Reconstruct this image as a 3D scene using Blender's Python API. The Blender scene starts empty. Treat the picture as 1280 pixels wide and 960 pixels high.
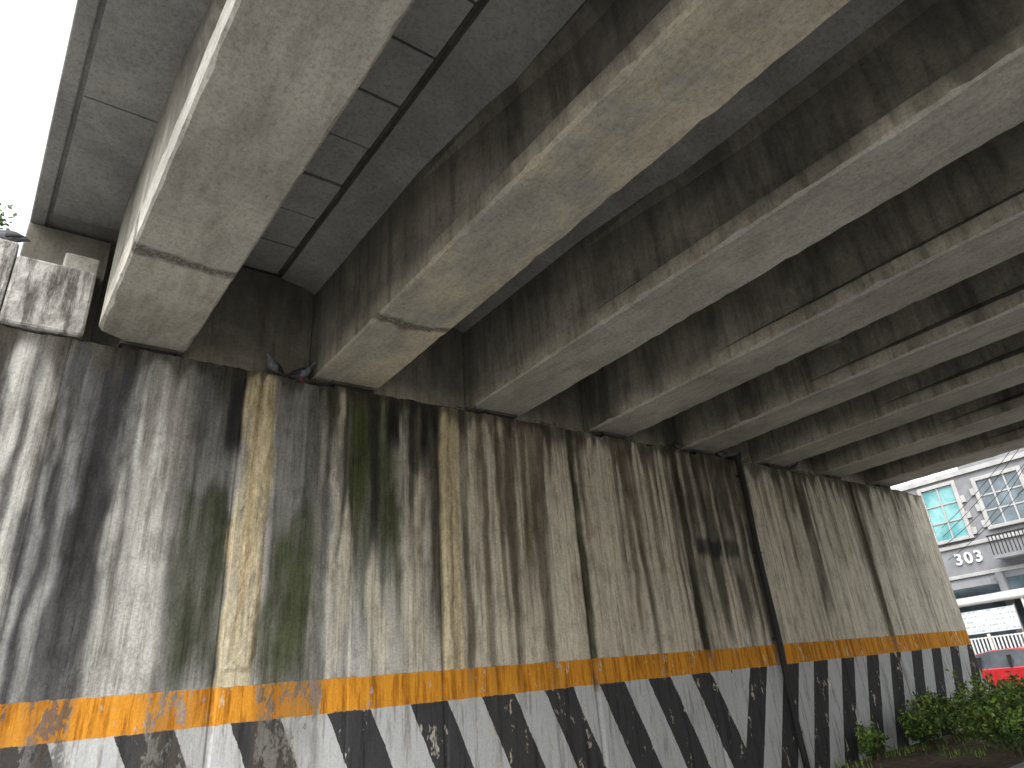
import bpy, bmesh, math, random
import numpy as np
from mathutils import Vector, Matrix
random.seed(7); rng=np.random.RandomState(11)
scene=bpy.context.scene
# ------------------------------------------------------------ frame
F=850.0
def nrm(v): v=Vector(v); return v.normalized()
Uc=nrm((1173,261,F)); Wc=nrm((-750,485,F)); Vc=nrm((-140,-1790,F))
Zc=Vc; Xc=(Uc-Zc*Uc.dot(Zc)).normalized(); Yc=Zc.cross(Xc)
def toW(v): return Vector((v.dot(Xc),v.dot(Yc),v.dot(Zc)))
U=toW(Uc); W=toW(Wc); V=Vector((0,0,1))
CAM=Vector((0,0,1.6))
def P(a,c,b): return CAM+U*a+W*c+V*b
cam_d=bpy.data.cameras.new("camera"); cam=bpy.data.objects.new("camera",cam_d)
scene.collection.objects.link(cam); scene.camera=cam
right=toW(Vector((1,0,0))); down=toW(Vector((0,1,0))); fwd=toW(Vector((0,0,1)))
M=Matrix.Identity(4)
for i in range(3):
    M[i][0]=right[i]; M[i][1]=-down[i]; M[i][2]=-fwd[i]; M[i][3]=CAM[i]
cam.matrix_world=M
cam_d.sensor_width=36; cam_d.lens=36*F/1280; cam_d.clip_end=3000; cam_d.clip_start=0.05
GB=-1.6   # ground height in b
# ------------------------------------------------------------ node helper
class NT:
    def __init__(s,name,rough=0.85,spec=0.3,metal=0.0):
        s.m=bpy.data.materials.new(name); s.m.use_nodes=True
        s.t=s.m.node_tree; s.n=s.t.nodes; s.l=s.t.links
        s.b=s.n["Principled BSDF"]; s.b.inputs["Roughness"].default_value=rough
        s.b.inputs["Specular IOR Level"].default_value=spec; s.b.inputs["Metallic"].default_value=metal
    def set(s,inp,v):
        if isinstance(v,bpy.types.NodeSocket): s.l.new(v,inp)
        else:
            if isinstance(v,(tuple,list)) and len(v)==3 and inp.type=='RGBA': v=(*v,1)
            inp.default_value=v
    def attr(s,name='abc'):
        n=s.n.new('ShaderNodeAttribute'); n.attribute_name=name; return n
    def vec(s): return s.attr().outputs['Vector']
    def map(s,v,scale,loc=(0,0,0)):
        n=s.n.new('ShaderNodeMapping'); s.l.new(v,n.inputs['Vector']); n.inputs['Scale'].default_value=scale; n.inputs['Location'].default_value=loc
        return n.outputs[0]
    def noise(s,v,scale,detail=4,rough=.6,dist=0):
        n=s.n.new('ShaderNodeTexNoise'); s.l.new(v,n.inputs['Vector']); n.inputs['Scale'].default_value=scale
        n.inputs['Detail'].default_value=min(detail,4); n.inputs['Roughness'].default_value=rough; n.inputs['Distortion'].default_value=dist
        return n.outputs['Fac']
    def ramp(s,f,stops):
        n=s.n.new('ShaderNodeValToRGB'); s.l.new(f,n.inputs[0]); r=n.color_ramp
        while len(r.elements)<len(stops): r.elements.new(0.5)
        for e,(p,c) in zip(r.elements,stops):
            e.position=p; e.color=(*c,1) if isinstance(c,(tuple,list)) else (c,c,c,1)
        return n.outputs[0]
    def mix(s,f,a,b,mode='MIX'):
        n=s.n.new('ShaderNodeMix'); n.data_type='RGBA'; n.blend_type=mode
        s.set(n.inputs[0],f); s.set(n.inputs[6],a); s.set(n.inputs[7],b); return n.outputs[2]
    def math(s,op,a,b=0.0,c=0.0):
        n=s.n.new('ShaderNodeMath'); n.operation=op; s.set(n.inputs[0],a); s.set(n.inputs[1],b); s.set(n.inputs[2],c); return n.outputs[0]
    def ss(s,x,e0,e1):
        n=s.n.new('ShaderNodeMapRange'); n.interpolation_type='SMOOTHSTEP'; s.set(n.inputs[0],x); n.inputs[1].default_value=e0; n.inputs[2].default_value=e1
        return n.outputs[0]
    def sep(s,v):
        n=s.n.new('ShaderNodeSeparateXYZ'); s.l.new(v,n.inputs[0]); return n.outputs
    def bump(s,h,dist=0.01,strength=.6):
        n=s.n.new('ShaderNodeBump'); s.l.new(h,n.inputs['Height']); n.inputs['Distance'].default_value=dist; n.inputs['Strength'].default_value=strength
        s.l.new(n.outputs[0],s.b.inputs['Normal'])
    def col(s,c): s.set(s.b.inputs['Base Color'],c)
def simple(name,c,rough=.7,spec=.3,metal=0,var=.25,scale=3):
    k=NT(name,rough,spec,metal); v=k.vec(); n=k.noise(v,scale,2)
    lo=tuple(x*(1-var) for x in c); hi=tuple(min(1,x*(1+var)) for x in c)
    k.col(k.ramp(n,[(.3,lo),(.7,hi)])); return k.m
# ------------------------------------------------------------ mesh helper (coords a,c,b)
class MB:
    def __init__(s): s.v=[]; s.f=[]; s.mi=[]
    def add(s,vs,fs,mi=0):
        o=len(s.v); s.v+= [tuple(x) for x in vs]
        for f in fs: s.f.append(tuple(i+o for i in f)); s.mi.append(mi)
    def box(s,a0,a1,c0,c1,b0,b1,mi=0):
        vs=[(a,c,b) for b in (b0,b1) for c in (c0,c1) for a in (a0,a1)]
        s.add(vs,[(0,2,3,1),(4,5,7,6),(0,1,5,4),(2,6,7,3),(0,4,6,2),(1,3,7,5)],mi)
    def cyl(s,p0,p1,r,n=12,mi=0,r1=None):
        p0=Vector(p0);p1=Vector(p1); r1=r if r1 is None else r1
        d=(p1-p0).normalized(); x=d.orthogonal().normalized(); y=d.cross(x)
        vs=[];
        for p,rr in ((p0,r),(p1,r1)):
            for i in range(n):
                t=2*math.pi*i/n; vs.append(tuple(p+x*math.cos(t)*rr+y*math.sin(t)*rr))
        fs=[(i,(i+1)%n,n+(i+1)%n,n+i) for i in range(n)]+[tuple(range(n-1,-1,-1)),tuple(range(n,2*n))]
        s.add(vs,fs,mi)
    def rings(s,rings,mi=0,cap=True):
        n=len(rings[0]); vs=[p for r in rings for p in r]; fs=[]
        for k in range(len(rings)-1):
            for i in range(n):
                j=(i+1)%n; fs.append((k*n+i,k*n+j,(k+1)*n+j,(k+1)*n+i))
        if cap: fs+=[tuple(range(n-1,-1,-1)),tuple(range((len(rings)-1)*n,len(rings)*n))]
        s.add(vs,fs,mi)
    def build(s,name,mats,parent=None,bevel=0,smooth=False,fixn=True):
        wv=[P(*p) for p in s.v]
        ctr=sum(wv,Vector())/len(wv)
        me=bpy.data.meshes.new(name); me.from_pydata([tuple(p-ctr) for p in wv],[],s.f)
        for m in mats: me.materials.append(m)
        me.polygons.foreach_set('material_index',s.mi)
        at=me.attributes.new('abc','FLOAT_VECTOR','POINT'); at.data.foreach_set('vector',np.array(s.v,dtype=np.float32).ravel())
        if fixn:
            bm=bmesh.new(); bm.from_mesh(me); bmesh.ops.recalc_face_normals(bm,faces=bm.faces); bm.to_mesh(me); bm.free()
        if smooth: me.polygons.foreach_set('use_smooth',[True]*len(me.polygons))
        ob=bpy.data.objects.new(name,me); scene.collection.objects.link(ob); ob.location=ctr
        if parent:
            ob.parent=parent; ob.location=ctr-parent.location
        if bevel:
            b=ob.modifiers.new('bevel','BEVEL'); b.width=bevel; b.segments=2; b.limit_method='ANGLE'
        return ob
def empty(name,a,c,b):
    e=bpy.data.objects.new(name,None); scene.collection.objects.link(e); e.location=P(a,c,b); e.empty_display_size=.3; return e
# ------------------------------------------------------------ numpy noise
GR={}
def vnoise(x,y,seed):
    if seed not in GR: GR[seed]=np.random.RandomState(seed).rand(256,256).astype(np.float32)
    g=GR[seed]
    x,y=np.broadcast_arrays(np.asarray(x,np.float32)+1000,np.asarray(y,np.float32)+1000)
    xi=np.floor(x).astype(np.int32); yi=np.floor(y).astype(np.int32); fx=x-xi; fy=y-yi
    fx=fx*fx*(3-2*fx); fy=fy*fy*(3-2*fy); xi=xi%256; yi=yi%256; x1=(xi+1)%256; y1=(yi+1)%256
    return (g[xi,yi]*(1-fx)+g[x1,yi]*fx)*(1-fy)+(g[xi,y1]*(1-fx)+g[x1,y1]*fx)*fy
def fbm(x,y,seed,o=3):
    t=0;w=1;s=0
    for k in range(o): t=t+w*vnoise(x*2**k,y*2**k,seed+k); s+=w; w*=.55
    return t/s
def sstep(x,e0,e1):
    t=np.clip((x-e0)/(e1-e0),0,1); return t*t*(3-2*t)
# ------------------------------------------------------------ materials
def mk_girder(name,lo,mid,hi,patch=0,soot=0,bot=False):
    k=NT(name,.9,.2); v=k.vec(); s=k.sep(v)
    big=k.noise(v,.9,4,.70,.2); fine=k.noise(v,24,4,.85)
    c=k.ramp(big,[(.3,lo),(.5,mid),(.7,hi)])
    if bot:
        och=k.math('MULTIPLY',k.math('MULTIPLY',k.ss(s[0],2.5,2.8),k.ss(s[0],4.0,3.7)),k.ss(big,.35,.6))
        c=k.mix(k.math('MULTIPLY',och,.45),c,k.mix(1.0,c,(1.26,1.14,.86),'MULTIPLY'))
        ln=k.noise(k.map(v,(5,1.1,6)),1.6,4,.75)
        c=k.mix(.45,c,k.ramp(ln,[(.36,(.60,.57,.52)),(.52,(1,1,1)),(.68,(1.14,1.13,1.1))]),'MULTIPLY')
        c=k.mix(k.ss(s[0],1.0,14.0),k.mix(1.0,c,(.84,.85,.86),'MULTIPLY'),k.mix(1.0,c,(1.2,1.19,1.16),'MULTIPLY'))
    c=k.mix(.7,c,k.ramp(fine,[(.36,(.62,.61,.59)),(.5,(1,1,1)),(.64,(1.15,1.15,1.14))]),'MULTIPLY')
    if patch>0:
        y=k.math('ADD',s[1],k.math('MULTIPLY',big,.5)); 
        d=k.math('ABSOLUTE',k.math('SUBTRACT',y,5.72))
        jm=k.math('MULTIPLY',k.math('MULTIPLY',k.ss(d,.10,.03),k.ss(s[0],4.2,4.0)),k.ss(fine,.38,.5))
        c=k.mix(k.math('MULTIPLY',jm,patch),c,(.07,.062,.055))
        pm=k.math('MULTIPLY',k.ss(y,5.72,5.78),k.ss(s[0],4.2,4.0))
        c=k.mix(k.math('MULTIPLY',pm,.4),c,k.mix(1.0,c,(1.22,1.18,1.1),'MULTIPLY'))
    if soot>0:
        st=k.noise(k.map(v,(4,4,.35)),1.6,4,.75)
        c=k.mix(.7,c,k.ramp(st,[(.36,(.48,.46,.43)),(.52,(1,1,1)),(.68,(1.25,1.23,1.18))]),'MULTIPLY')
        # lighter arris along the bottom flange, black sooty runs from the deck above
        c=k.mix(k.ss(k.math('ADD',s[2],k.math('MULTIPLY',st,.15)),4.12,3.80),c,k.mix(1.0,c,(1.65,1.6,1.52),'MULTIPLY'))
        sm=k.ss(k.math('ADD',k.noise(k.map(v,(.7,1.1,.22)),1.0,4,.7),k.math('MULTIPLY',k.math('SUBTRACT',st,.5),.35)),.50,.68)
        c=k.mix(k.math('MULTIPLY',sm,soot),c,(.034,.032,.029))
        c=k.mix(k.math('MULTIPLY',k.ss(s[2],4.1,4.95),.5),c,(.065,.060,.052))  # web colour also goes darker with height, up to the deck
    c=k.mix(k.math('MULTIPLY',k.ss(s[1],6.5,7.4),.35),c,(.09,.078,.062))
    k.col(c); k.bump(fine,.014,.7)
    return k.m
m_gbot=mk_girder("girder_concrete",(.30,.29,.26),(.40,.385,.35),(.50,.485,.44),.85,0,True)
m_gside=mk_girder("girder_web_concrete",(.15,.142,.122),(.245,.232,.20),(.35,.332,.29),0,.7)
m_deck=mk_girder("deck_concrete",(.15,.15,.147),(.21,.21,.205),(.29,.288,.278))
m_panel=mk_girder("soffit_panel_concrete",(.20,.205,.21),(.25,.255,.26),(.31,.31,.31))
m_dark=simple("dark_recess_concrete",(.07,.062,.05),.95,var=.4)
k=NT("whitewashed_concrete",.85); v=k.vec(); n=k.noise(v,2.5,4,.7); st=k.noise(k.map(v,(7,7,.9)),1.5,4,.75)
c=k.ramp(n,[(.35,(.25,.24,.22)),(.55,(.44,.43,.41))]); c=k.mix(.9,c,k.ramp(st,[(.38,(.20,.19,.17)),(.54,(1,1,1))]),'MULTIPLY')
n3=k.noise(v,14,4,.75)
c=k.mix(.6,c,k.ramp(n3,[(.36,(.5,.47,.43)),(.55,(1,1,1))]),'MULTIPLY')
k.col(c); k.bump(n3,.02,.8); m_cap=k.m
m_asph=simple("asphalt",(.20,.195,.185),.95,var=.25,scale=20)
m_ground=simple("ground_concrete",(.40,.39,.36),.95,var=.15,scale=1)
m_kerb=simple("kerb_concrete",(.38,.37,.34),.9,var=.2,scale=6)
m_white=simple("white_paint",(.58,.58,.56),.6,var=.08)
m_soil=simple("soil",(.11,.08,.055),1,var=.5,scale=9)
m_black=simple("black_rubber",(.02,.02,.02),.7,var=.3)

# wall material
k=NT("stained_wall_concrete",.92,.15); v=k.vec(); s=k.sep(v)
at=k.attr('stain'); base=at.outputs['Color']; grime=at.outputs['Alpha']
st1=k.noise(k.map(v,(15,1,.6)),1.0,4,.8)
fine=k.noise(v,34,4,.85); bl=k.noise(k.map(v,(1,1,.45)),5,4,.78)
c=k.mix(.72,base,k.ramp(st1,[(.36,(.45,.42,.38)),(.52,(1,1,1)),(.68,(1.25,1.23,1.17))]),'MULTIPLY')
c=k.mix(.55,c,k.ramp(bl,[(.37,(.5,.48,.45)),(.5,(1,1,1)),(.65,(1.2,1.18,1.14))]),'MULTIPLY')
c=k.mix(.55,c,k.ramp(fine,[(.34,(.5,.5,.5)),(.6,(1.18,1.18,1.18))]),'MULTIPLY')
wob=k.math('MULTIPLY',k.math('SUBTRACT',bl,.5),.05)
z=k.math('ADD',s[2],wob); x=k.math('ADD',s[0],wob)
orange=k.math('MULTIPLY',k.ss(z,.085,.095),k.ss(z,.405,.395))
t=k.math('DIVIDE',k.math('SUBTRACT',k.math('ABSOLUTE',k.math('SUBTRACT',x,9.55)),k.math('MULTIPLY',z,.46)),.92)
fr=k.math('FRACT',k.math('ADD',t,20.02))
wh=k.ss(k.math('ABSOLUTE',k.math('SUBTRACT',fr,.25)),.258,.244)
stripe=k.mix(wh,(.048,.048,.050),(.46,.47,.47))
worn2=k.noise(k.map(v,(9,1,.8)),1.3,4,.75)
oc=k.mix(k.ss(worn2,.38,.62),(.50,.20,.02),(.66,.29,.03))
below=k.ss(z,.095,.085)
paint=k.mix(orange,stripe,oc)
pmask=k.math('MAXIMUM',orange,below)
wearm=k.math('SUBTRACT',1.0,k.math('MULTIPLY',k.ss(k.math('ADD',bl,k.math('MULTIPLY',grime,.11)),.595,.65),.75))
paint=k.mix(k.math('MULTIPLY',k.math('MULTIPLY',grime,k.ss(worn2,.35,.6)),.65),paint,(.09,.07,.048))
paint=k.mix(.7,paint,k.ramp(worn2,[(.36,(.40,.37,.33)),(.50,(1,1,1))]),'MULTIPLY')
paint=k.mix(.4,paint,k.ramp(fine,[(.3,(.55,.55,.55)),(.6,(1.1,1.1,1.1))]),'MULTIPLY')
c=k.mix(k.math('MULTIPLY',pmask,wearm),c,paint)
k.col(c)
k.bump(k.math('ADD',k.math('MULTIPLY',bl,.5),k.math('MULTIPLY',fine,.4)),.022,.7)
m_wall=k.m

# ------------------------------------------------------------ abutment wall
WT=3.63; AE=18.55; AL=-5.0
A=np.concatenate([np.arange(AL,-1.2,.08),np.arange(-1.2,9,.022),np.arange(9,AE+.001,.034)]); A[-1]=AE
B=np.arange(GB-.05,WT+.001,.035); B[-1]=WT
aa,bb=np.meshgrid(A,B,indexing='ij'); dep=WT-bb
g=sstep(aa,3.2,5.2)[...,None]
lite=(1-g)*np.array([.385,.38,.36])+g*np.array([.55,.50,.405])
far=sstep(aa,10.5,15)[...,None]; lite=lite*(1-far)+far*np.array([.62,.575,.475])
dark=np.array([.055,.050,.043])
brown=np.array([.17,.13,.09])
wa=aa+.05*(vnoise(bb*1.2,aa*.3,5)-.5)+.02*(vnoise(bb*4,aa*.5,6)-.5)
D=np.zeros_like(aa)
for (fq,sd,amp,lmin,lmax) in ((1.6,20,1.0,1.0,6.5),(4.5,30,1.0,.4,5.5),(11,40,.85,.15,4.8),(24,50,.55,.1,4.0)):
    n=vnoise(wa*fq,bb*.10,sd); ln=lmin+(lmax-lmin)*vnoise(wa*fq*1.3,bb*0,sd+1)**1.6
    D+=amp*sstep(n,.5,.8)*(1-sstep(dep+.3*(fbm(aa*6,bb*1.2,sd+5)-.5),ln*.45,ln))
D=np.clip(D*(1.05-.35*far[...,0]),0,.93)
D*= .62+.65*fbm(aa*4,bb*1.3,77)
D=np.clip(D+.30*sstep(fbm(aa*1.6,bb*.6,700,4),.52,.70)*(1-.5*g[...,0]),0,.95)
mixc=fbm(aa*2,bb*.4,90)[...,None]
dk=dark*(1-mixc*.8)+brown*mixc*.8*(.35+.8*g)
col=lite*(1-D[...,None])+dk*D[...,None]
grime=D.copy()*.7
edge=.05*(fbm(aa*6,bb*3,13)-.5)
def feat(a0,a1,d0,d1,cl,s,soft=.05,wobb=.05,brk=.0,fade=.6,sd=1):
    global col,grime
    i0=np.searchsorted(A,a0-soft-.25); i1=np.searchsorted(A,a1+soft+.25); sl=slice(max(i0,0),i1)
    a_,b_,d_=aa[sl],bb[sl],dep[sl]
    w=a_+wobb*(fbm(b_*1.2,a_*0+sd,sd+3,4)-.5)*2+edge[sl]
    m=sstep(w,a0-soft,a0+soft)*(1-sstep(w,a1-soft,a1+soft))
    dd=d_+.6*fade*(vnoise(a_*9,b_*0,sd+8)-.5)*2+.25*fade*(fbm(a_*5,b_*5,sd+9)-.5)
    if d0>0.1: m=m*sstep(dd,d0-.3*fade,d0+.1)
    m=m*(1-sstep(dd,d1-fade,d1+.05))
    if brk>0: m=m*(1-brk+brk*sstep(fbm(a_*4.5,b_*1.1,sd+21,4),.36,.58))
    m=np.clip(m*s,0,1)
    col[sl]=col[sl]*(1-m[...,None])+np.array(cl)*m[...,None]
    lum=sum(cl)/3; grime[sl]=grime[sl]*(1-m)+m*(1.0 if lum<.14 else .1)
K=(.022,.022,.023); DG=(.095,.094,.088); MO=(.052,.064,.025); YE=(.53,.45,.285); LG=(.45,.445,.42); CR=(.62,.57,.46)
F_=[(-5,-.35,0,6,(.42,.41,.385),.6,.1,.1,.5,.6),
(-.42,-.02,0,3.2,K,.85,.06,.10,.25,1.4),(-.02,.10,0,5,LG,.75,.04,.08,.3,1.0),(.10,.16,0,4,K,.8,.03,.06,.2,1),(.16,.28,0,5.0,LG,.6,.04,.08,.4,1),
(.30,.95,0,6,(.048,.048,.052),.90,.06,.08,.2,1),(.5,.60,.8,6,(.33,.33,.32),.7,.03,.1,.5,1),(.62,.92,0,3.2,K,.90,.05,.1,.05,1),(.36,.42,.3,6,(.3,.3,.29),.6,.02,.1,.5,1),
(.95,1.55,0,6,(.38,.375,.35),.6,.08,.08,.5,.8),(1.15,1.42,1.8,6,LG,.8,.05,.08,.4,.6),(1.0,1.08,.1,3,DG,.8,.03,.08,.3,1.),
(1.45,2.0,0,5.6,DG,.85,.08,.08,.35,1.2),(1.5,1.98,1.5,3.4,(.036,.042,.022),.90,.06,.1,.30,.4),(1.2,1.5,.2,1.5,(.2,.19,.17),.8,.05,.08,.4,.8),
(1.84,2.02,0,.98,K,.99,.02,.03,0,.3),
(2.02,2.34,0,3.6,YE,.90,.03,.06,.25,.2),(2.12,2.16,.2,3.2,(.3,.2,.1),.7,.015,.05,.5,.5),(2.27,2.33,.4,3.4,(.25,.19,.1),.7,.02,.05,.5,.5),(2.03,2.1,.8,3.6,(.3,.28,.23),.7,.02,.05,.5,.5),
(2.36,3.0,0,4.8,(.135,.132,.122),.88,.05,.06,.2,1),(2.38,2.9,1.6,3.5,MO,.85,.08,.1,.4,.6),(2.85,2.92,.2,3,(.4,.38,.33),.5,.02,.05,.6,.6),
(3.0,4.25,0,2.3,(.075,.072,.052),.90,.08,.12,.40,1.6),(3.05,3.12,0,5,CR,.6,.02,.06,.6,1),(3.2,3.85,.1,2.7,MO,.93,.1,.14,.35,1),(3.5,3.62,.0,1.8,K,.9,.03,.06,.3,1),
(3.72,3.88,0,.78,K,.99,.02,.04,.0,.4),(3.9,4.15,.7,3.4,CR,.7,.07,.1,.5,1),(3.1,3.3,1.9,3.5,CR,.75,.06,.1,.4,.8),(3.5,3.75,2.2,3.5,CR,.75,.06,.1,.4,.8),(4.0,4.08,0,2.6,K,.8,.02,.04,.3,1),
(4.2,4.44,0,1.15,K,.99,.03,.05,.0,.5),(4.28,4.43,.8,3.6,(.08,.075,.06),.88,.03,.05,.35,.8),
(4.45,4.72,0,3.5,YE,.88,.03,.06,.25,.3),(4.56,4.60,0,3.4,(.2,.15,.08),.7,.015,.05,.4,.3),(4.74,4.86,0,3.5,(.10,.085,.06),.88,.03,.05,.35,.6),
(5.05,5.15,0,3.2,(.13,.10,.065),.85,.03,.05,.35,.8),(5.3,5.5,.3,1.9,(.10,.08,.055),.85,.05,.05,.4,.6),(5.75,5.95,0,2.8,(.14,.11,.07),.7,.05,.06,.4,1),
(6.66,6.79,0,3.7,(.04,.042,.022),.95,.03,.03,.15,.2),(6.9,7.6,0,3.0,CR,.5,.1,.1,.5,1),(6.2,6.6,.2,3.4,CR,.5,.1,.1,.5,1),(7.7,7.8,0,3.4,(.13,.10,.06),.8,.03,.05,.35,.8),(8.3,8.42,.2,3.0,(.13,.10,.07),.75,.04,.05,.35,.8),
(8.96,9.16,0,3.5,(.035,.03,.02),.95,.03,.04,.15,.4),(9.25,10.5,0,3.2,(.060,.052,.042),.90,.10,.12,.30,1.4),(9.45,9.57,0,3.4,CR,.7,.03,.05,.5,1),(9.3,10.4,1.5,1.85,K,.85,.05,.05,.2,.1),
(9.9,9.98,.2,3.2,(.5,.45,.35),.65,.02,.05,.5,1),(10.74,10.96,0,3.6,K,.9,.04,.03,.2,.3),
(12.1,12.2,0,2.6,(.12,.09,.06),.8,.03,.05,.3,.6),(12.7,13.0,0,3.3,(.08,.065,.045),.92,.05,.06,.3,.8),(14.86,15.10,0,3.7,(.09,.07,.045),.92,.04,.05,.2,.4),(13.8,13.95,0,2.5,(.14,.11,.07),.7,.04,.05,.35,.8),(16.6,16.85,0,2.2,(.13,.10,.07),.75,.06,.06,.35,.8),
(11.1,11.9,0,3.4,CR,.4,.1,.1,.4,1),(13.2,14.7,0.3,3.6,CR,.4,.1,.1,.5,1),(15.2,18.5,.5,3.6,(.60,.56,.47),.5,.2,.1,.4,1)]
for i,f in enumerate(F_): feat(*f,sd=100+7*i)
hl=(np.exp(-((bb-1.55)/.012)**2)+np.exp(-((bb-2.75)/.01)**2)*.7)*.5*sstep(fbm(aa*1.5,bb*0,300),.4,.6); col=col*(1-hl[...,None])
# heavy seepage hanging from the top edge
tl=.06+.75*vnoise(aa*7,aa*0,301)**2.5+.25*vnoise(aa*18,aa*0,302)**2
tp=(1-sstep(dep,tl*.3,tl))*.75; col=col*(1-tp[...,None])+np.array((.045,.040,.030))*tp[...,None]
rel=.012*(fbm(aa*1.3,bb*1.1,400)-.5)+.006*(fbm(aa*12,bb*6,401)-.5)
for (ja,w,dp) in ((2.0,.02,.02),(3.28,.012,.01),(4.44,.025,.03),(6.72,.03,.03),(9.06,.03,.03),(12.85,.03,.03),(15.0,.035,.04),(-1.6,.03,.03),(.35,.012,.012)):
    rel+=dp*np.exp(-((aa-ja)/w)**2)
for (y0,y1) in ((2.03,2.33),(4.46,4.71)):
    rel-=.018*sstep(aa+.05*(fbm(bb*3,aa*0,410)-.5),y0,y0+.05)*(1-sstep(aa+.08*(fbm(bb*4,aa*0,411)-.5),y1-.05,y1))*fbm(aa*14,bb*8,412)*(dep<3.1)
na,nb=aa.shape
topj=np.zeros_like(bb); topj[:,-1]=-.035*sstep(fbm(A*3,A*0,420),.45,.75)-.016*vnoise(A*20,A*0,421)
verts=np.stack([aa,7.0+rel,bb+topj],-1).reshape(-1,3)
idx=np.arange(na*nb).reshape(na,nb)
q=np.stack([idx[:-1,:-1],idx[1:,:-1],idx[1:,1:],idx[:-1,1:]],-1).reshape(-1,4)
mb=MB(); mb.v=[tuple(p) for p in verts.tolist()]; mb.f=[tuple(x) for x in q.tolist()]; mb.mi=[0]*len(mb.f)
o=len(mb.v); mb.v+=[(A[i],7.3,WT-.015) for i in range(na)]
for i in range(na-1): mb.f.append((int(idx[i,-1]),int(idx[i+1,-1]),o+i+1,o+i)); mb.mi.append(0)
o=len(mb.v); mb.v+=[(AE,7.3,B[j]) for j in range(nb)]
for j in range(nb-1): mb.f.append((int(idx[-1,j]),o+j,o+j+1,int(idx[-1,j+1]))); mb.mi.append(0)
mb.box(AL,AE-.004,7.08,8.2,GB-.1,WT-.02,0)
stain=np.ones((len(mb.v),4),dtype=np.float32)*.3; stain[:na*nb,:3]=col.reshape(-1,3); stain[:na*nb,3]=np.clip(grime,0,1).reshape(-1)
wall=mb.build("abutment_wall",[m_wall],fixn=False,smooth=False)
ca=wall.data.attributes.new('stain','FLOAT_COLOR','POINT'); ca.data.foreach_set('color',stain.ravel())

# ------------------------------------------------------------ girders
B0=3.71; BH=1.45; HW=.42
LEFT=[B0*(.140+.6075*i) for i in range(8)]
def girder(name,aL,seed):
    mb=MB(); ac=aL+HW; r=random.Random(seed)
    skew=.42 if seed==0 else .1
    cs=[7.32,7.1]+[6.9-.12*i for i in range(60)]+[-.6-.4*i for i in range(34)]
    rings=[]
    for c in cs:
        t=min(1,max(0,(4.6-c)/2.0)); rc=.25*t; rt=.13*t
        j=lambda s=.004: r.uniform(-s,s)
        h1=.34 if seed==0 else .20; h2=h1+.02+.6*rc
        ch=.022+(.03*r.random()**4)
        pr=[(HW-ch,0),(HW,ch),(HW,h1),(HW-rc,h2),(HW-rc,1.08),(HW-rt,1.08+.02+.8*rc),(HW-rt,BH)]
        sk=lambda x: -(skew if c>6.4 else skew*max(0,(c-5.9)/.5))*(HW-x)/(2*HW)
        ring=[(ac-x+j(.003),c+sk(-x),B0+z+(j(.003) if z<1.4 else 0)) for x,z in pr]
        ring+=[(ac+x+j(.003),c+sk(x),B0+z+(j(.003) if z<1.4 else 0)) for x,z in reversed(pr)]
        rings.append(ring)
    n=14; vs=[p for q_ in rings for p in q_]
    for kx in range(len(rings)-1):
        for i in range(n):
            jx=(i+1)%n
            if seed==0: mi=0 if i in (0,1,2,n-2,n-3,n-1) else 1
            else: mi=0 if i in (0,n-2,n-1) else 1
            mb.f.append((kx*n+i,kx*n+jx,(kx+1)*n+jx,(kx+1)*n+i)); mb.mi.append(mi)
    mb.v=vs; mb.f+=[tuple(range(n)),tuple(range((len(rings)-1)*n,len(rings)*n))]; mb.mi+=[1,1]
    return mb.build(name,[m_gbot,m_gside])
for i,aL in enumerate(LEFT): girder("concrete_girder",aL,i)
for aL in LEFT:
    mb=MB(); mb.box(aL+.25,aL+.72,7.04,7.2,WT-.02,B0-.035,0); mb.box(aL+.22,aL+.75,7.03,7.21,B0-.035,B0+.005,1)
    mb.build("bearing_pad",[m_black,m_dark])
# deck
SB=B0+BH
DL=-.25; DR=LEFT[-1]+2*HW+.8
br=empty("bridge_deck",8,0,SB)
mb=MB(); mb.box(DL,DR,-15,7.9,SB,SB+.25,0)
mb.box(DL,DL+.14,-15,7.9,SB-.04,SB-.002,0)
mb.build("slab",[m_deck],br,bevel=.015)
mb=MB()
for (x0,x1) in ((DL+.0,DL+.35),(DR-.35,DR)):
    xm=(x0+x1)/2
    pr=[(x0,SB+.25),(x1,SB+.25),(x1-.04,SB+.5),(xm+.1,SB+.65),(xm+.08,SB+1.15),(xm-.08,SB+1.15),(x0,SB+1.1)]
    mb.rings([[(x,c,z) for x,z in pr] for c in (-15,7.9,30)])
mb.build("barrier",[m_cap],br)
mb=MB(); rr=random.Random(3)
for i in range(7):
    g0=LEFT[i]+2*HW; g1=LEFT[i+1]
    x0=g0-.11; xm=g0+.93
    c=7.2; 
    while c>-14:
        L=.62
        for (p,q_) in ((x0,x0+.49),(x0+.50,xm)):
            dz=rr.uniform(-.012,.012)
            mb.box(p,q_-.012,c-L+.026,c,SB-.055+dz,SB-.003,0)
        c-=L
    prof=[(xm+.05,SB-.09),(xm+.10,SB-.11),(g1-.12,SB-.16),(g1+.12,SB-.26),(g1+.12,SB-.003),(xm+.05,SB-.003)]
    mb.rings([[(x,c,z) for x,z in prof] for c in (7.2,-14.5)],1)
    mb.box(xm+.002,xm+.045,-14.5,7.2,SB-.03,SB-.003,2)
x=LEFT[0]
for kx in range(12):
    mb.box(DL+.18,x+.1,7.2-1.8*kx-1.785,7.2-1.8*kx,SB-.05,SB-.003,1)
mb.build("soffit_panels",[m_panel,m_deck,m_dark],br,bevel=.006)
mb=MB()
for i in range(7): mb.box(LEFT[i]+2*HW+.002,LEFT[i+1]-.002,7.22,7.55,B0+.02,SB-.06,0)
mb.box(DL,LEFT[0]-.002,7.45,7.56,WT,SB-.06,0)
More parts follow.
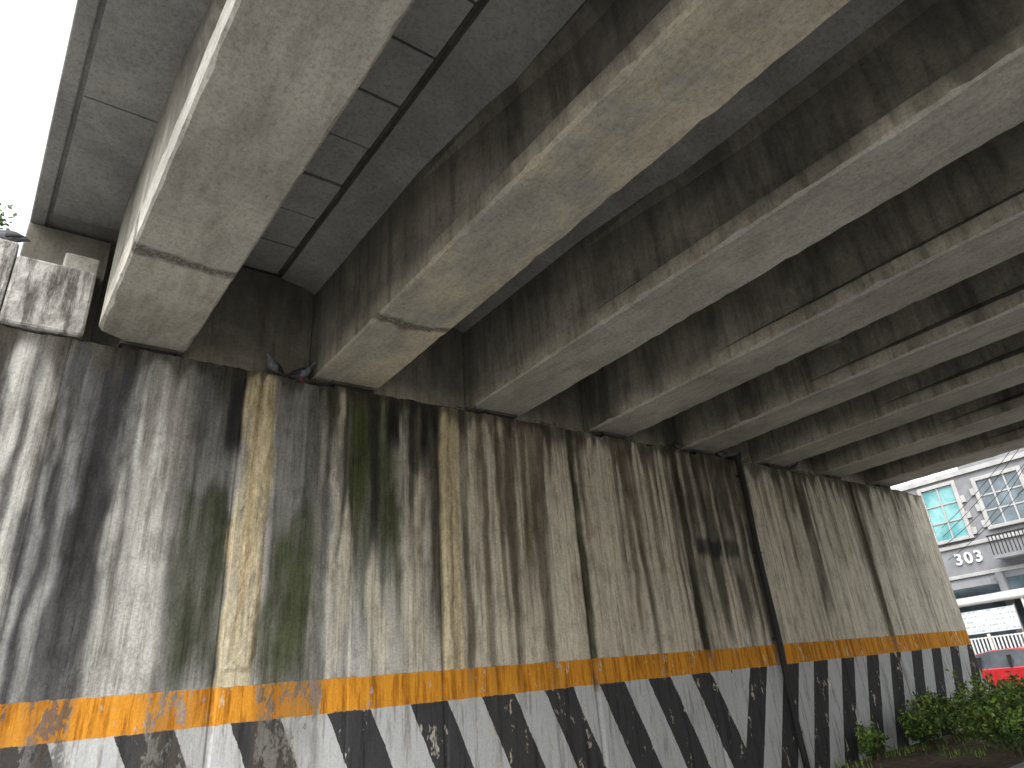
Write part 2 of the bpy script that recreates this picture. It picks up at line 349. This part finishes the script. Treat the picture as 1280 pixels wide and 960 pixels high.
mb.build("end_diaphragm",[m_gside],br,bevel=.01)
mb=MB(); mb.box(DL+.02,AE-.1,7.60,8.19,WT-.02,SB-.002,0); mb.build("backwall",[m_gside],br)
mb=MB(); mb.box(DL+.03,AE-.15,8.21,45,GB-.1,SB+.24,0)
for i in range(14):
    for j in range(5):
        mb.box(DL-.03,DL+.03,8.22+i*1.5,8.22+i*1.5+1.47,GB+.1+j*1.38,GB+.1+j*1.38+1.35,1)
mb.build("approach_retaining_wall",[m_deck,m_cap],bevel=.01)
mb=MB(); mb.box(-5,-.26,6.97,7.42,WT+.003,4.52,0); mb.box(-.255,.42,6.965,7.42,WT+.003,4.38,0); mb.box(-.9,-.5,6.99,7.4,4.52,4.58,0)
ob=mb.build("coping_block",[m_cap],bevel=.035)
mb=MB(); mb.box(.12,.43,7.12,7.44,4.383,4.64,0); mb.build("bearing_pedestal",[m_gbot],bevel=.02)
mb=MB(); mb.box(0,17.8,-14.6,-13.2,B0-1.1,B0-.02,0)
for a in (1.5,6.4,11.3,16.2): mb.cyl((a,-13.9,GB-.1),(a,-13.9,B0-1.1),.55,24)
mb.build("unseen_open_pier",[m_gbot],bevel=.03)  # unseen far support, made open columns to let more light under the deck
# drain pipe on wall joint
mb=MB(); pts=[(10.84+.02*math.sin(i*.9),6.92,WT+.02-i*.35) for i in range(16)]
for p,q_ in zip(pts[:-1],pts[1:]): mb.cyl(p,q_,.05,10)
for i in (1,5,9,13): mb.box(10.77,10.91,6.90,6.99,WT-i*.35,WT-i*.35+.03)
mb.cyl((10.84,6.92,WT+.01),(10.84,7.2,WT+.05),.05,10)
mb.build("drain_pipe",[m_black])
# debris along bearing ledge
m_deb=simple("rubble",(.22,.19,.15),.95,var=.5,scale=15)
mb=MB(); r=random.Random(9)
for _ in range(420):
    bay=r.choice((0,0,1,2,3,4,5,6)); a=r.uniform(LEFT[bay]+2*HW+.05,LEFT[bay+1]-.05); c=r.uniform(7.03,7.2); s_=r.uniform(.008,.035)
    z=WT-.015; p=[(a+r.uniform(-1,1)*s_,c+r.uniform(-1,1)*s_*.7,z+(0 if i<3 else r.uniform(.5,1.5)*s_)) for i in range(4)]
    mb.add(p,[(0,1,2),(0,1,3),(1,2,3),(0,2,3)],r.choice((0,0,1)))
for _ in range(220):
    a=r.choice((2.5,9.1,11.2,6.3,4.9,13.3))+r.gauss(0,.16); c=r.uniform(6.99,7.2); t=r.random()*6.28; l=r.uniform(.06,.16); z=WT+r.uniform(0,.04)
    mb.cyl((a,c,z),(a+l*math.cos(t),c+.3*l*math.sin(t),z+r.uniform(-.03,.07)),.004,4,1)
mb.build("ledge_debris",[m_deb,m_dark])
# broken luminaire
m_metal=simple("weathered_metal",(.25,.25,.24),.5,.5,.4)
lum=empty("underbridge_lamp",9.85,4.05,4.3)
ga=LEFT[4]+.07
mb=MB(); mb.box(ga-.05,ga+.02,3.9,4.2,4.32,4.5); mb.build("backplate",[m_metal],lum,bevel=.01)
mb=MB(); mb.rings([[(ga-.05-d,4.05+x*w,4.36+z*w-d*.3) for x,z in ((-1,-.5),(1,-.5),(1,.5),(-1,.5))] for d,w in ((0,.08),(.12,.14),(.2,.14),(.22,.1))]); mb.build("housing",[m_metal],lum,bevel=.01)
mb=MB(); mb.cyl((ga-.02,4.2,4.4),(ga-.02,4.9,4.42),.012,8); mb.build("conduit",[m_black],lum)

# ------------------------------------------------------------ ground
mb=MB(); mb.add([(-300,-300,GB),(300,-300,GB),(300,300,GB),(-300,300,GB)],[(0,1,2,3)]); mb.build("ground",[m_ground])
mb=MB(); mb.add([(-300,-11,GB+.004),(24,-11,GB+.004),(24,4.2,GB+.004),(-300,4.2,GB+.004)],[(0,1,2,3)])
mb.add([(24,-300,GB+.004),(31.5,-300,GB+.004),(31.5,300,GB+.004),(24,300,GB+.004)],[(0,1,2,3)])
mb.build("road",[m_asph])
mb=MB()
for i in range(20): mb.add([(-40+i*3.2,-3.5,GB+.008),(-38.4+i*3.2,-3.5,GB+.008),(-38.4+i*3.2,-3.35,GB+.008),(-40+i*3.2,-3.35,GB+.008)],[(0,1,2,3)])
mb.build("road_marking",[m_white])
mb=MB(); mb.box(-300,22,4.2,4.38,GB-.1,GB+.13); mb.box(21.8,22,4.382,7,GB-.1,GB+.128); mb.build("kerb",[m_kerb],bevel=.02)
mb=MB(); n=60; 
gx=np.linspace(6,21.8,n); gy=np.linspace(4.38,6.99,14)
vs=[(x,y,GB+.06+.09*float(fbm(x*1.7,y*1.7,500))) for x in gx for y in gy]
mb.add(vs,[(i*14+j,(i+1)*14+j,(i+1)*14+j+1,i*14+j+1) for i in range(n-1) for j in range(13)]); mb.build("soil_bed",[m_soil])

# ------------------------------------------------------------ foliage
def leafmat(name,c): 
    k=NT(name,.6,.3); v=k.vec(); n=k.noise(v,6,1); k.col(k.ramp(n,[(.3,tuple(x*.65 for x in c)),(.7,tuple(x*1.3 for x in c))])); return k.m
L1=leafmat("leaf_dark",(.045,.085,.022)); L2=leafmat("leaf_mid",(.11,.20,.04)); L3=leafmat("leaf_light",(.26,.36,.07))
m_bark=simple("bark",(.09,.065,.045),.95,var=.4,scale=20)
def leaves(mb,ctr,rad,n,size,r):
    for _ in range(n):
        d=Vector((r.gauss(0,1),r.gauss(0,1),r.gauss(0,1))).normalized()*(r.random()**.45)
        p=Vector((ctr[0]+d.x*rad[0],ctr[1]+d.y*rad[1],ctr[2]+d.z*rad[2]))
        if p.z<GB+.05: continue
        s=size*r.uniform(.6,1.4)
        ax=Vector((r.gauss(0,1),r.gauss(0,1),r.gauss(.3,.8))).normalized(); bx=ax.orthogonal().normalized(); bx.rotate(Matrix.Rotation(r.random()*6.28,3,ax))
        mi=0 if d.z<-.3 else r.choice((0,1,1,2,2) if d.z>.2 else (0,1,1,2))
        mb.add([p,p+ax*s*.5+bx*s*.28,p+ax*s,p+ax*s*.5-bx*s*.28],[(0,1,2,3)],mi)
def shrub(name,a,c,w,h,n,size,seed):
    r=random.Random(seed); mb=MB()
    for i in range(9):
        t=r.random()*6.28; q_=r.random()**.5
        x,y=a+math.cos(t)*w*.55*q_,c+math.sin(t)*w*.5*q_; y=min(y,6.8); z=GB+.1+h*r.uniform(.35,.85)
        mb.cyl((a+r.uniform(-.1,.1),c+r.uniform(-.1,.1),GB+.04),(x,y,z),.012,5,3,.005)
        leaves(mb,(x,y,z),(w*r.uniform(.2,.34),w*r.uniform(.2,.34),h*r.uniform(.18,.3)),n//9,size,r)
        for _ in range(4):
            e=Vector((x+r.uniform(-.3,.3)*w,y+r.uniform(-.3,.2)*w,z+r.uniform(.1,.35)*h)); mb.cyl((x,y,z),e,.006,4,3,.002)
            leaves(mb,e,(.07,.07,.1),12,size,r)
    mb.build(name,[L1,L2,L3,m_bark],fixn=False)
shrub("shrub",12.6,4.65,1.2,1.05,3000,.065,1)
shrub("shrub",14.4,4.9,1.3,.95,2600,.065,2)
shrub("shrub",13.9,6.35,.8,.75,2000,.07,3)
shrub("shrub",15.2,6.4,.9,.8,2000,.07,4)
shrub("shrub",16.6,6.2,1.1,.8,2000,.07,5)
shrub("shrub",18.2,5.9,1.2,.8,2000,.07,6)
shrub("shrub",12.6,6.7,.5,.5,800,.055,8)
shrub("shrub",19.9,5.5,1.4,.85,1800,.07,9)
mb=MB(); r=random.Random(22)
for _ in range(5000):
    a=r.uniform(10.5,20.5); c=r.uniform(4.5,6.95)
    if fbm(a*1.3,c*1.3,600)<.5: continue
    h=r.uniform(.06,.2); t=r.random()*6.28; dx,dy=math.cos(t)*.012,math.sin(t)*.012; l=r.uniform(-.06,.06)
    z=GB+.06
    mb.add([(a-dx,c-dy,z),(a+dx,c+dy,z),(a+l,c+l*.6,z+h)],[(0,1,2)],r.choice((0,1,2)))
mb.build("grass",[L1,L2,L3],fixn=False)
mb=MB(); r=random.Random(5); tx,ty=-3.2,15
mb.cyl((tx,ty,GB-.1),(tx+.2,ty,3.5),.24,12,3,.17); mb.cyl((tx+.2,ty,3.5),(tx+.4,ty,7.5),.17,10,3,.06)
for i in range(16):
    t=i*2.4; z=4+i*.33; e=Vector((tx+.3+math.cos(t)*(2.1-.05*i),ty+math.sin(t)*2,z+1.2))
    mb.cyl((tx+.25,ty,z-.3),e,.06,6,3,.015); leaves(mb,e,(.75,.75,.55),300,.13,r)
e=Vector((-1.0,14,9.3)); mb.cyl((tx+.4,ty,7.3),e,.04,6,3,.01); leaves(mb,e,(.35,.35,.6),160,.11,r)
mb.build("broadleaf_tree",[L1,L1,L2,m_bark],fixn=False)

# ------------------------------------------------------------ pigeons
m_pg=simple("pigeon_plumage",(.11,.115,.13),.7,var=.5,scale=30); m_pd=simple("pigeon_dark_feather",(.03,.03,.035),.7); m_leg=simple("pigeon_leg",(.35,.1,.08),.7)
def pigeon(a,c,b,yaw):
    e=empty("pigeon",a,c,b); cs,sn=math.cos(yaw),math.sin(yaw)
    T=lambda x,y,z:(a+x*cs-y*sn,c+x*sn+y*cs,b+z)
    prof=[(-.19,.075,.006,.03),(-.13,.085,.012,.032),(-.09,.10,.03,.036),(-.04,.115,.052,.052),(.02,.125,.062,.06),(.07,.14,.055,.052),(.10,.17,.036,.036),(.115,.20,.027,.026),(.122,.225,.029,.027),(.135,.243,.026,.024),(.152,.243,.016,.014),(.165,.238,.006,.005),(.185,.23,.002,.002)]
    mb=MB(); mb.rings([[T(x,math.cos(t)*ry,z+math.sin(t)*rz) for t in [2*math.pi*i/12 for i in range(12)]] for x,z,rz,ry in prof])
    mb.build("body",[m_pg],e,smooth=True)
    mb=MB()
    for sg in (1,-1):
        w=[(-.17,.09,.006,.01),(-.08,.115,.03,.012),(.0,.13,.045,.014),(.06,.14,.025,.008)]
        mb.rings([[T(x,sg*(.045 if x>-.1 else .02)+math.cos(t)*ry,z+math.sin(t)*rz) for t in [2*math.pi*i/8 for i in range(8)]] for x,z,rz,ry in w])
    mb.build("wings",[m_pd],e,smooth=True)
    mb=MB()
    for sg in (1,-1):
        mb.cyl(T(.0,sg*.025,.075),T(.005,sg*.025,.004),.005,6)
        for d in (-.5,0,.5): mb.cyl(T(.005,sg*.025,.004),T(.035,sg*.025+d*.03,.003),.003,5)
    mb.build("legs",[m_leg],e)
pigeon(-.36,7.12,4.522,2.6)
pigeon(2.30,7.05,WT-.016,-2.5); pigeon(2.62,7.06,WT-.016,-.6)
pigeon(9.35,7.08,WT-.016,.5); pigeon(10.6,7.08,WT-.016,2.8); pigeon(11.15,7.1,WT-.016,.2); pigeon(13.0,7.08,WT-.016,-.3)

# ------------------------------------------------------------ building 303
m_fac=simple("grey_stucco",(.19,.195,.205),.9,var=.12,scale=2); m_trim=simple("light_stone_trim",(.33,.33,.32),.85,var=.12)
k=NT("teal_glass",.15,.5); v=k.vec(); k.col(k.ramp(k.noise(v,1.2,3),[(.35,(.06,.22,.24)),(.65,(.20,.40,.40))])); m_teal=k.m
k=NT("window_glass",.08,.7); v=k.vec(); k.col(k.ramp(k.noise(v,.9,3),[(.35,(.04,.06,.07)),(.65,(.12,.16,.19))])); m_glass=k.m
AB=34
bd=empty("office_building",AB,14,GB)
def bbx(nm,parts,mats,bv=.0):
    mb=MB()
    for p in parts: mb.box(*p)
    return mb.build(nm,mats,bd,bevel=bv)
bbx("walls",[(AB,AB+12,2,30,GB,7.0,0)],[m_fac])
bbx("parapet",[(AB-.12,AB+12.1,1.9,30.1,7.0,7.2,0),(AB+.3,AB+11,2.5,11.1,7.2,7.6,1)],[m_trim,m_fac])
bbx("string_course",[(AB-.1,AB-.002,2,30,4.0,4.16,0),(AB-.08,AB-.002,2,30,2.75,2.9,0)],[m_trim],.02)
def window(c0,c1,b0,b1,g,mulls,trans):
    parts=[(AB-.14,AB-.003,c0-.16,c0,b0-.14,b1+.16,0),(AB-.14,AB-.003,c1,c1+.16,b0-.14,b1+.16,0),(AB-.14,AB-.003,c0+.001,c1-.001,b1,b1+.16,0),(AB-.2,AB-.003,c0+.001,c1-.001,b0-.14,b0,0)]
    nq=int((b1-b0)/.35)
    for i in range(0,nq,2):
        z=b0+i*.35; parts+=[(AB-.10,AB-.004,c0-.34,c0-.161,z,z+.3,0),(AB-.10,AB-.004,c1+.161,c1+.34,z,z+.3,0)]
    bbx("window_surround",parts,[m_trim],.015)
    bbx("window_glass",[(AB-.03,AB-.004,c0,c1,b0,b1,0)],[g])
    mm=[]
    for i in range(1,mulls): 
        x=c0+(c1-c0)*i/mulls; mm.append((AB-.08,AB-.031,x-.03,x+.03,b0,b1,0))
    for i in range(1,trans):
        z=b0+(b1-b0)*i/trans; mm.append((AB-.07,AB-.032,c0,c1,z-.03,z+.03,0))
    bbx("window_bars",mm,[m_trim])
window(11.45,12.75,4.42,6.7,m_teal,2,3)
window(8.9,10.5,4.6,6.55,m_glass,3,3); window(5.8,7.8,4.6,6.55,m_glass,3,3); window(14.2,15.8,4.4,6.7,m_glass,2,3); window(18,19.6,4.4,6.7,m_glass,2,3)
bbx("ground_floor_openings",[(AB-.02,AB-.003,9.2,10.7,GB+.1,2.5,0),(AB-.02,AB-.003,11.0,12.9,-.2,2.4,0),(AB-.02,AB-.003,5,8.6,GB+.1,2.4,0)],[m_glass])
bbx("pilasters",[(AB-.25,AB-.003,10.72,10.98,GB,2.74,0),(AB-.25,AB-.003,8.8,9.1,GB,2.74,0),(AB-.25,AB-.003,13.1,13.4,GB,2.74,0)],[m_fac],.01)
bbx("balcony",[(AB-.9,AB-.003,9.0,10.6,3.2,3.34,0)]+[(AB-.88,AB-.84,9.0+i*.14,9.03+i*.14,3.34,4.1,1) for i in range(12)]+[(AB-.9,AB-.82,9.0,10.6,4.1,4.15,1)],[m_fac,m_black])
bbx("gate_hood",[(AB-.9,AB-.26,11.0,13.0,2.3,2.55,0)],[m_fac])
tc=bpy.data.curves.new("number_303",'FONT'); tc.body="303"; tc.size=.66; tc.extrude=.03; tc.space_character=1.2; tc.offset=.008
m_w2=simple("white_letters",(.75,.75,.75),.6,var=.05); tc.materials.append(m_w2)
to=bpy.data.objects.new("number_303",tc); scene.collection.objects.link(to)
pt=P(AB-.05,12.35,3.32)
mt=Matrix.Identity(4); xd=(-W).normalized(); yd=Vector((0,0,1)); zd=xd.cross(yd).normalized()
for i in range(3): mt[i][0]=xd[i]; mt[i][1]=yd[i]; mt[i][2]=zd[i]; mt[i][3]=pt[i]
to.parent=bd; to.matrix_parent_inverse=Matrix.Translation(-bd.location); to.matrix_basis=mt
can=empty("entrance_canopy",33,11,1.5)
mb=MB(); mb.cyl((32.6,2,1.72),(32.6,13.8,1.72),.15,20); mb.build("roll_tube",[m_white],can,smooth=False)
mb=MB()
for c in (3,6.5,10,13.6): mb.cyl((32.6,c,GB),(32.6,c,1.6),.05,12)
mb.build("posts",[m_white],can)
mb=MB(); mb.add([(32.6,2,1.86),(32.6,13.8,1.86),(AB-.02,13.8,2.0),(AB-.02,2,2.0)],[(0,1,2,3)]); mb.build("cover",[m_white],can,fixn=False)
ban=empty("banner",32.4,11.5,1)
k=NT("banner_print",.6); v=k.vec(); s=k.sep(v)
row=k.math('LESS_THAN',k.math('FRACT',k.math('MULTIPLY',s[2],5.5)),.35); ch=k.math('GREATER_THAN',k.noise(k.map(v,(1,14,4)),1,2),.5)
k.col(k.mix(k.math('MULTIPLY',k.math('MULTIPLY',row,ch),.6),(.50,.52,.53),(.15,.2,.28))); 
mb=MB(); mb.box(32.38,32.41,10.3,12.5,.5,1.35); mb.build("sheet",[k.m],ban)
mb=MB(); mb.cyl((32.42,10.3,GB),(32.42,10.3,1.4),.03,8); mb.cyl((32.42,12.5,GB),(32.42,12.5,1.4),.03,8); mb.build("poles",[m_metal],ban)
mb=MB()
for i in range(80): mb.box(31.9,31.93,3+i*.13,3.05+i*.13,GB+.1,.35)
mb.box(31.89,31.94,3,13.4,.3,.34); mb.box(31.885,31.945,3,13.4,-.9,-.86); 
for i in range(6): mb.box(31.87,31.96,3+i*2.07,3.09+i*2.07,GB,.45)
mb.build("picket_fence",[m_white])
m_fac2=simple("pale_render",(.42,.41,.40),.9,var=.1)
b2=empty("apartment_block",62,0,GB)
mb=MB(); mb.box(60,74,-16,9,GB,7.6); mb.build("walls",[m_fac2],b2)
mb=MB()
for i in range(6):
    for j in range(3): mb.box(59.96,59.997,-14+i*3.8,-12.2+i*3.8,-.4+j*2.7,1.1+j*2.7)
mb.build("windows",[m_glass],b2)
pole=empty("utility_pole",26,5.2,GB)
mb=MB(); mb.cyl((26,5.2,GB),(26,5.2,8.2),.16,14,0,.1); mb.build("shaft",[m_kerb],pole)
mb=MB()
for (z0,z1,cc) in ((7.0,5.0,12.4),(6.8,4.6,12.5),(6.5,4.4,11.2),(6.2,4.2,12.6),(6.0,5.6,9.2),(5.6,3.6,12.6)):
    p0=Vector((26,5.2,z0)); p1=Vector((AB-.05,cc,z1)); prev=p0
    for i in range(1,15):
        t=i/14; q_=p0.lerp(p1,t); q_.z-=.9*4*t*(1-t)*.25
        mb.cyl(prev,q_,.011,5); prev=q_
mb.build("wires",[m_black],pole)

# ------------------------------------------------------------ car (tail towards +c)
k=NT("red_car_paint",.25,.6); v=k.vec(); k.col(k.ramp(k.noise(v,2,3),[(.3,(.33,.014,.02)),(.7,(.44,.025,.03))])); k.b.inputs['Coat Weight'].default_value=.5; m_red=k.m
k=NT("car_glass",.05,.5); v=k.vec(); k.col(k.ramp(k.noise(v,2,2),[(.3,(.02,.025,.03)),(.7,(.05,.06,.07))])); m_cg=k.m
m_rim=simple("alloy_rim",(.5,.5,.52),.35,.5,.7); m_lamp=simple("headlamp",(.75,.75,.72),.15,.8); m_tail=simple("tail_lamp",(.5,.02,.02),.2,.7)
def car(ax,cr,name):
    e=empty(name,ax,cr-2,GB); G=GB+.004; L=4.15
    cc=lambda s_: cr-(L-s_)
    S=[(0,.62,.35,.55,.60,.5),(.08,.74,.24,.66,.70,.6),(.35,.82,.2,.76,.82,.66),(.8,.84,.2,.84,.91,.68),(1.15,.85,.2,.88,.97,.68),(1.3,.85,.2,.90,1.06,.66),(1.85,.86,.2,.92,1.40,.56),(2.3,.86,.2,.93,1.48,.56),(3.0,.86,.2,.94,1.48,.56),(3.5,.85,.2,.95,1.40,.55),(3.85,.83,.22,.96,1.12,.6),(4.05,.80,.28,.94,1.02,.6),(4.15,.72,.36,.85,.92,.55)]
    rings=[]
    for s_,w,zb,zm,zt,wt in S:
        h=[(w*.94,zb),(w,zb+.12),(w,(zb+zm)/2),(w*.985,zm-.03),(w*.96,zm),(wt,zt-.03*(zt-zm>.2)),(wt*.8,zt)]
        rings.append([(ax-x,cc(s_),G+z) for x,z in h]+[(ax+x,cc(s_),G+z) for x,z in reversed(h)])
    mb=MB(); n=14; mb.v=[p for q_ in rings for p in q_]
    for kx in range(len(rings)-1):
        for i in range(n):
            mi=0
            if i in (4,8) and 5<=kx<=9 : mi=1
            if i in (5,6,7) and kx in (5,9) : mi=1
            mb.f.append((kx*n+i,kx*n+(i+1)%n,(kx+1)*n+(i+1)%n,(kx+1)*n+i)); mb.mi.append(mi)
    mb.f+=[tuple(range(n)),tuple(range((len(rings)-1)*n,len(rings)*n))]; mb.mi+=[0,0]
    mb.build("body",[m_red,m_cg],e,bevel=.015)
    mb=MB()
    for s_ in (.8,3.35):
        for sg in (-1,1):
            x=ax+sg*.80; mb.cyl((x-.1,cc(s_),G+.31),(x+.1,cc(s_),G+.31),.31,28,0)
            mb.cyl((x+sg*.10,cc(s_),G+.31),(x+sg*.112,cc(s_),G+.31),.2,20,1)
            mb.cyl((x+sg*.112,cc(s_),G+.31),(x+sg*.13,cc(s_),G+.31),.05,12,1)
    mb.build("wheels",[m_black,m_rim],e)
    mb=MB()
    for sg in (-1,1):
        mb.box(ax+sg*.55-.14,ax+sg*.55+.14,cc(0)-.0,cc(.12),G+.55,G+.67,0)
        mb.box(ax+sg*.66-.1,ax+sg*.66+.1,cc(4.0),cc(4.17),G+.72,G+.9,3)
        mb.box(ax+sg*.93-.08,ax+sg*.93+.08,cc(1.42),cc(1.55),G+.93,G+1.05,2)
        for s_ in (2.4,3.3): mb.box(ax+sg*.74-.14,ax+sg*.74+.14,cc(s_),cc(s_+.06),G+.95,G+1.3,1)
        mb.box(ax+sg*.862-.004,ax+sg*.862+.004,cc(2.5),cc(2.65),G+.8,G+.83,1)
    mb.box(ax-.5,ax+.5,cc(-.02),cc(.06),G+.3,G+.42,1); mb.box(ax-.7,ax+.7,cc(4.1),cc(4.2),G+.38,G+.5,1)
    mb.build("lamps_mirrors_trim",[m_lamp,m_black,m_red,m_tail],e,bevel=.02)
car(27.9,11.0,"parked_car")

# ------------------------------------------------------------ light
wd=bpy.data.worlds.new("World"); scene.world=wd; wd.use_nodes=True; wn=wd.node_tree.nodes; wl=wd.node_tree.links
bg=wn['Background']; sky=wn.new('ShaderNodeTexSky'); sky.sky_type='NISHITA'; sky.sun_disc=False
sd=Vector((-.62,-.35,.85)).normalized()
sky.sun_elevation=math.asin(sd.z); sky.sun_rotation=math.atan2(sd.x,sd.y); sky.dust_density=4; sky.air_density=1.2; sky.ozone_density=1
hs=wn.new('ShaderNodeHueSaturation'); hs.inputs['Saturation'].default_value=.15; hs.inputs['Value'].default_value=3.1
wl.new(sky.outputs[0],hs.inputs['Color']); wl.new(hs.outputs[0],bg.inputs['Color']); bg.inputs['Strength'].default_value=.15
sl=bpy.data.lights.new("sun",'SUN'); sl.energy=1.5; sl.angle=math.radians(25); sl.color=(1,.96,.9)
so=bpy.data.objects.new("sun",sl); scene.collection.objects.link(so); so.location=(-20,-10,30); so.rotation_euler=sd.to_track_quat('Z','Y').to_euler()
scene.view_settings.view_transform='Standard'; scene.view_settings.look='None'; scene.view_settings.exposure=0; scene.view_settings.gamma=1
